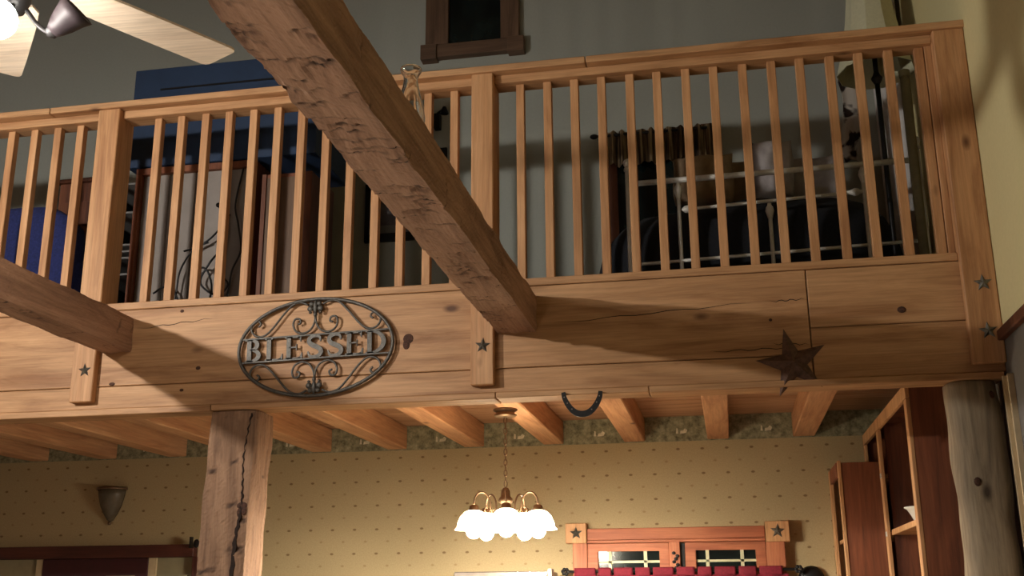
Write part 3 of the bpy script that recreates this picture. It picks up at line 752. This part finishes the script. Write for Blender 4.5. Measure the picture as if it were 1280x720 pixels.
o = MB().lathe([(.0, .0), (.030, .002), (.034, .010), (.050, .045), (.066, .072), (.080, .080), (.079, .085), (.062, .078), (.045, .050), (.028, .014), (.0, .012)], (.93, 5.70, 1.834), 28).build('bowl', 'ceramic', smooth=True)
tag(o, 'white ceramic bowl with flared rim on the tall cabinet shelf', 'bowl')
c2 = thing('corner_cabinet', (.72, 6.5, .9), 'reddish wooden cabinet in the far kitchen corner left of the tall cabinet', 'cabinet')
B(.622, .83, 6.20, 6.22, .9, 2.20).build('side_panel', 'cab_wood', c2, bevel=.002)
B(.622, .81, 6.22, 6.79, 2.18, 2.20).build('top_panel', 'cab_wood', c2)
B(.79, .81, 6.22, 6.79, .9, 2.18).build('back_panel', 'dark_wood_z', c2)
for y0, y1, x in ((6.196, 6.235, .604), (6.240, 6.30, .612), (6.70, 6.79, .604)): B(x, .622, y0, y1, .9, 2.21).build('stile', 'cab_edge' if x < .61 else 'cab_wood', c2, bevel=.002)
B(.604, .622, 6.30, 6.70, 2.13, 2.21).build('top_rail', 'cab_wood', c2, bevel=.002)
B(.63, .79, 6.30, 6.75, 1.79, 1.81).build('shelf', 'cab_edge', c2)

# ------------------------------------------------------------ upper gable window
wn = sthing('window_2', (-1.55, 6.75, 5.15))
wy = 6.74
B(-1.900, -1.735, wy, 6.8, 5.268, 6.3).build('casing', 'win_dark_z', wn, bevel=.003)
B(-1.358, -1.228, wy, 6.8, 5.255, 6.3).build('casing', 'win_dark_z', wn, bevel=.003)
B(-1.82, -1.30, wy, 6.8, 5.168, 5.266).build('sill', 'win_dark_x', wn, bevel=.003)
for x0, x1 in ((-1.930, -1.815), (-1.308, -1.192)): B(x0, x1, wy-.02, 6.8, 5.149, 5.264).build('corner_block', 'win_dark_x', wn, bevel=.003)
B(-1.735, -1.358, wy+.03, 6.8, 5.266, 6.3).build('pane', 'night_glass', wn)

# ------------------------------------------------------------ loft: bed behind the railing
bd = thing('iron_bed', (.3, 6.0, LF), 'white iron bed standing behind the loft railing', 'bed')
fy = 5.30
def post(x, zt, r, ball):
    mb = MB().tube([(x, fy, LF), (x, fy, zt)], r, 10)
    mb.lathe([(0, zt-.01), (r*1.4, zt), (r*1.2, zt+.012), (r*1.0, zt+.02)], (x, fy, 0), 12)
    mb.sphere((x, fy, zt+.02+ball*.8), ball, 12, 8)
    return mb
post(-.398, 3.625, .017, .025).build('post', 'white_iron', bd, smooth=True)
post(1.02, 3.625, .017, .025).build('post', 'white_iron', bd, smooth=True)
MB().tube([(-.398, fy, 3.550), (1.02, fy, 3.566)], .015, 10).build('top_rail', 'white_iron', bd, smooth=True)
MB().tube([(-.120, fy, 3.392), (.75, fy, 3.420)], .009, 8).build('middle_rail', 'white_iron', bd, smooth=True)
MB().tube([(-.398, fy, 3.115), (1.02, fy, 3.150)], .009, 8).build('lower_rail', 'white_iron', bd, smooth=True)
for x, zt in ((-.148, 3.535), (.757, 3.548), (.298, 3.392)):
    mb = MB().tube([(x, fy, LF+.2), (x, fy, zt)], .010, 8).lathe([(.004, zt), (.018, zt-.02), (.022, zt-.04), (.014, zt-.07), (.010, zt-.085)], (x, fy, 0), 10)
    mb.build('spindle', 'white_iron', bd, smooth=True)
for x, s_ in ((-.135, 1), (.742, -1)):
    z = 3.392 if s_ > 0 else 3.42
    MB().lathe([(.004, 0), (.018, .015), (.021, .03), (.012, .05), (.009, .07)], (x, fy, z), 10, (s_, 0, 0)).build('knuckle', 'white_iron', bd, smooth=True)
# dark comforter: rounded heap
def blob(cx, cy_, cz, rx, ry, rz, e=2.6, seed=0, n=40, m_=20, wob=.03):
    r = np.random.default_rng(seed); p = r.uniform(0, 6.28, 12); mb = MB(); vs = []
    for i in range(m_+1):
        th = PI*i/m_
        for j in range(n):
            a = 2*PI*j/n; x, y, z = math.sin(th)*math.cos(a), math.sin(th)*math.sin(a), -math.cos(th)
            s_ = (abs(x)**e+abs(y)**e+abs(z)**e)**(-1/e)
            s_ *= 1+wob*(math.sin(3*a+p[0]+2*th)+.6*math.sin(7*a+p[1]-3*th)+.4*math.sin(11*a+p[2]+5*th))
            vs.append((cx+rx*x*s_, cy_+ry*y*s_, cz+rz*z*s_))
    mb.add(vs, [(i*n+j, i*n+(j+1) % n, (i+1)*n+(j+1) % n, (i+1)*n+j) for i in range(m_) for j in range(n)])
    return mb
def pillow(cx, cy_, cz, rx, ry, rz, seed):
    r = np.random.default_rng(seed); p = r.uniform(0, 6.28, 6); mb = MB(); n = 16
    for sgn in (-1, 1):
        def fn(u, v):
            a, b_ = 2*u-1, 2*v-1
            h = max(0, (1-a**4)*(1-b_**4))**.55
            pin = 1-.07*(a*a*b_*b_)
            edge = .03*math.sin(5*a+p[0])*b_+.03*math.sin(4*b_+p[1])*a
            return (cx+rx*(a*pin*(1-.06*(1-b_*b_)))+rx*edge, cy_+sgn*ry*h*(1+.12*math.sin(6*a+p[2])*math.sin(5*b_+p[3])), cz+rz*(b_*pin*(1-.06*(1-a*a)))+rz*edge)
        mb.grid(fn, n, n)
    return mb
o = blob(.20, 6.03, 3.10, .80, .62, .46, 3.4, 3, 48, 24, .02).build('comforter', 'dark_fabric', smooth=True)
tag(o, 'dark comforter heaped over the white iron bed', 'bedding')
for i, (cx, cz, rx, rz, mt, lab, ry_) in enumerate(((-.02, 3.745, .175, .135, 'pillow_tan', 'tan pillow at the left end of the pillow row on the bed', .08),
        (.215, 3.77, .165, .14, 'pillow_tan', 'tan pillow second from the left on the bed', .08), (.36, 3.77, .115, .165, 'pillow', 'white pillow standing tallest in the bed pillow row', .08),
        (.60, 3.75, .17, .15, 'pillow', 'white pillow at the right end of the pillow row on the bed', .08))):
    o = pillow(cx, 5.78+.20*(i % 2), cz-.02, rx, ry_, rz+.02, 20+i).build('pillow', mt, smooth=True)
    tag(o, lab, 'pillow', 'pillows on the iron bed')
# valance on the loft back wall
lv = thing('loft_valance', (-.3, 6.7, 4.2), 'dark striped ragged valance on a rod on the loft back wall', 'curtain')
MB().grid(lambda u, v: (-.645+.70*u, 6.70+.018*math.sin(u*70), 4.47-.235*v+.010*math.sin(u*37)*v+.006*math.sin(u*90)), 150, 6).build('cloth', 'stripe_cloth', lv, solid=.004)
MB().tube([(-.70, 6.70, 4.445), (.09, 6.70, 4.445)], .010, 8).sphere((-.72, 6.70, 4.445), (.028, .018, .018), 10, 6).build('rod', 'black_iron', lv)
wn = sthing('window_3', (-.3, 6.78, 3.4))
B(-.62, .02, 6.77, 6.80, 3.5, 4.42).build('pane', 'night_glass', wn)
B(-.66, -.58, 6.76, 6.80, 3.45, 4.45).build('casing', 'dark_wood_z', wn)
B(-.02, .06, 6.76, 6.80, 3.45, 4.50).build('casing', 'dark_wood_z', wn)
# floor lamp
fl = thing('floor_lamp', (.905, 5.5, LF), 'black iron floor lamp with cream bell shade behind the railing end', 'lamp')
MB().tube([(.905, 5.5, LF+.02), (.905, 5.5, 4.30)], .013, 10).build('pole', 'black_iron', fl, smooth=True)
MB().lathe([(.0, LF+.03), (.03, LF+.03), (.12, LF+.012), (.13, LF), (.0, LF)], (.905, 5.5, 0), 24).build('base', 'black_iron', fl, smooth=True)
MB().lathe([(.013, 4.08), (.024, 4.10), (.030, 4.115), (.020, 4.13), (.013, 4.15)], (.905, 5.5, 0), 14).build('knuckle', 'black_iron', fl, smooth=True)
MB().lathe([(.200, 4.145), (.188, 4.19), (.170, 4.26), (.150, 4.35), (.132, 4.45), (.118, 4.56), (.108, 4.66), (.100, 4.74)], (.905, 5.5, 0), 10).build('lamp_shade', 'shade_cloth', fl, solid=.004)
# white curtain on the right wall of the loft
o = MB().grid(lambda u, v: (1.085+.018*math.sin(u*40), 5.82+.9*u, 5.3-2.55*v), 60, 4).build('curtain', 'white_cloth', solid=.004)
tag(o, 'white curtain hanging on the right loft wall behind the floor lamp', 'curtain')
# spotted hide, olive pole
o = MB().grid(lambda u, v: (.866+.15*u+.022*math.sin(v*6)-.03*v*(u-.5), 6.784+.010*math.sin(u*8), 4.75-.60*v+.03*math.sin(u*5)), 12, 16).build('cow_hide', 'hide', solid=.006)
tag(o, 'brown and white spotted hide hanging behind the floor lamp shade', 'hide')
o = MB().tube([(.965, 5.10, LF), (.968, 5.10, 3.92)], .023, 12).lathe([(.0, 3.92), (.026, 3.92), (.026, 3.95), (.0, 3.965)], (.968, 5.10, 0), 12).build('standing_pole', 'olive', smooth=True)
tag(o, 'olive wooden pole standing upright beside the railing end', 'pole')

# ------------------------------------------------------------ loft: media cabinet and neighbours
mc = thing('media_cabinet', (-2.9, 5.7, LF), 'tall navy blue cabinet seen from behind over pale panels, behind the railing', 'cabinet')
B(-3.365, -2.19, 5.50, 6.05, 3.965, 4.600).build('upper_box', 'navy', mc, bevel=.004)
B(-3.19, -2.36, 5.494, 5.50, 4.452, 4.462).build('groove', 'black_iron', mc)
B(-3.30, -2.56, 5.50, 5.54, 3.915, 3.955).build('top_rail', 'cab_wood', mc, bevel=.002)
for x in (-3.300, -2.590): B(x, x+.035, 5.50, 5.54, LF, 3.915).build('stile', 'cab_wood', mc, bevel=.002)
for x0, x1 in ((-3.262, -3.10), (-3.094, -2.935), (-2.929, -2.77), (-2.764, -2.594)): B(x0, x1, 5.53, 5.545, LF, 3.915).build('back_panel', 'pale_panel', mc, bevel=.002)
B(-3.30, -2.555, 5.545, 6.0, LF, 3.955).build('carcass', 'dark_wood_z', mc)
cbs = [[(-2.76, 5.49, 3.68), (-2.70, 5.48, 3.60), (-2.69, 5.47, 3.45), (-2.78, 5.47, 3.33), (-2.83, 5.48, 3.22), (-2.72, 5.47, 3.14), (-2.66, 5.47, 3.20), (-2.72, 5.48, 3.27)],
       [(-2.62, 5.49, 3.90), (-2.65, 5.48, 3.68), (-2.62, 5.47, 3.55), (-2.60, 5.48, 3.40), (-2.64, 5.47, 3.28), (-2.66, 5.48, 3.16), (-2.70, 5.48, 2.95)],
       [(-2.95, 5.49, 3.42), (-2.86, 5.48, 3.44), (-2.76, 5.47, 3.50), (-2.68, 5.48, 3.62)],
       [(-2.98, 5.49, 3.14), (-2.96, 5.48, 3.30), (-2.88, 5.47, 3.42), (-2.80, 5.48, 3.46)],
       [(-3.12, 5.49, 3.18), (-3.05, 5.48, 3.21), (-2.98, 5.48, 3.17), (-2.93, 5.48, 3.05)],
       [(-2.88, 5.49, 3.12), (-2.87, 5.48, 3.28), (-2.80, 5.47, 3.30), (-2.76, 5.48, 3.18), (-2.80, 5.48, 3.00)]]
for i, p in enumerate(cbs): MB().tube([tuple(q) for q in smoothpath(p, 6)], .006, 6).build('cable', 'cable', mc, smooth=True)
MB().sphere((-2.76, 5.49, 3.685), (.016, .012, .014), 8, 6).build('plug', 'cable', mc)
bc = thing('bookcase', (-2.35, 5.6, LF), 'narrow dark brown bookcase standing right of the navy cabinet', 'bookcase')
B(-2.475, -2.30, 5.50, 5.515, LF, 3.83).build('back_panel', 'win_dark_z', bc, bevel=.002)
B(-2.500, -2.475, 5.49, 5.85, LF, 3.85).build('side_panel', 'dark_wood_z', bc)
B(-2.245, -2.20, 5.49, 5.85, LF, 3.85).build('side_panel', 'dark_wood_z', bc)
B(-2.300, -2.245, 5.52, 5.85, LF, 3.83).build('inner_panel', 'dark_wood_z', bc)
B(-2.475, -2.245, 5.50, 5.85, 3.83, 3.85).build('top_panel', 'cab_wood', bc)
eq = thing('equipment_rack', (-3.42, 5.7, LF), 'dark metal rack with thin shelves left of the navy cabinet', 'rack')
for z in (3.1, 3.32, 3.42, 3.46, 3.50, 3.70, 3.88): B(-3.55, -3.33, 5.55, 5.9, z, z+.012).build('shelf', 'paint_grey', eq)
B(-3.56, -3.32, 5.9, 5.93, LF, 3.95).build('back_panel', 'black_iron', eq)
B(-3.56, -3.545, 5.55, 5.93, LF, 3.95).build('side_panel', 'black_iron', eq)
hb = thing('dresser', (-3.92, 6.15, LF), 'dark brown wooden dresser behind the balusters left of the left newel', 'dresser')
B(-4.10, -3.735, 5.95, 6.4, LF, 4.094).build('body', 'dark_wood_z', hb, bevel=.005)
B(-4.12, -3.725, 5.93, 6.4, 4.094, 4.12).build('top_panel', 'dark_wood_z', hb, bevel=.004)
for z in (3.2, 3.5, 3.8): B(-4.07, -3.765, 5.94, 5.95, z, z+.26 if z < 3.75 else z+.16).build('drawer', 'dark_wood_z', hb, bevel=.003)
so = thing('sofa', (-4.2, 5.45, LF), 'navy blue sofa back behind the leftmost balusters', 'sofa')
blob(-4.36, 5.50, 3.185, .76, .12, .555, 6, 31, 40, 20, .01).build('backrest', 'blue_fabric', so, smooth=True)
blob(-3.70, 5.62, 3.05, .125, .20, .42, 5, 32, 32, 16, .01).build('armrest', 'blue_fabric', so, smooth=True)
# pictures on the loft back wall
pf = thing('picture_frame', (-2.12, 6.79, 3.84), 'black framed picture on the loft wall behind the big beam', 'picture')
x0, x1, z0, z1 = -2.318, -1.92, 3.842, 4.262
mb = MB().box(x0, x0+.03, 6.77, 6.8, z0, z1).box(x1-.03, x1, 6.77, 6.8, z0, z1).box(x0, x1, 6.77, 6.8, z0, z0+.055).box(x0, x1, 6.77, 6.8, z1-.05, z1)
mb.build('frame', 'black_iron', pf)
B(x0+.03, x1-.03, 6.785, 6.8, z0+.055, z1-.05).build('mat_board', 'paint_grey', pf)
B(x0+.075, x1-.07, 6.781, 6.785, z0+.115, z1-.10).build('print', 'art', pf)
bs = thing('wall_bracket_lamp', (-1.79, 6.75, 4.63), 'small black bracket lamp on the loft wall left of the middle newel', 'lamp')
MB().box(-1.835, -1.79, 6.74, 6.8, 4.63, 4.74).build('box', 'black_iron', bs, bevel=.004)
MB().tube([(-1.80, 6.74, 4.735), (-1.745, 6.70, 4.745)], .010, 8).build('arm', 'black_iron', bs)
MB().lathe([(.012, .03), (.025, 0), (.030, -.02)], (-1.745, 6.70, 4.73), 14).build('shade', 'black_iron', bs, solid=.003)
o = B(-1.90, -1.745, 6.78, 6.8, 4.352, 4.496).build('small_picture', 'black_iron', bevel=.004)
tag(o, 'small black picture on the loft wall, partly hidden by the big beam', 'picture')
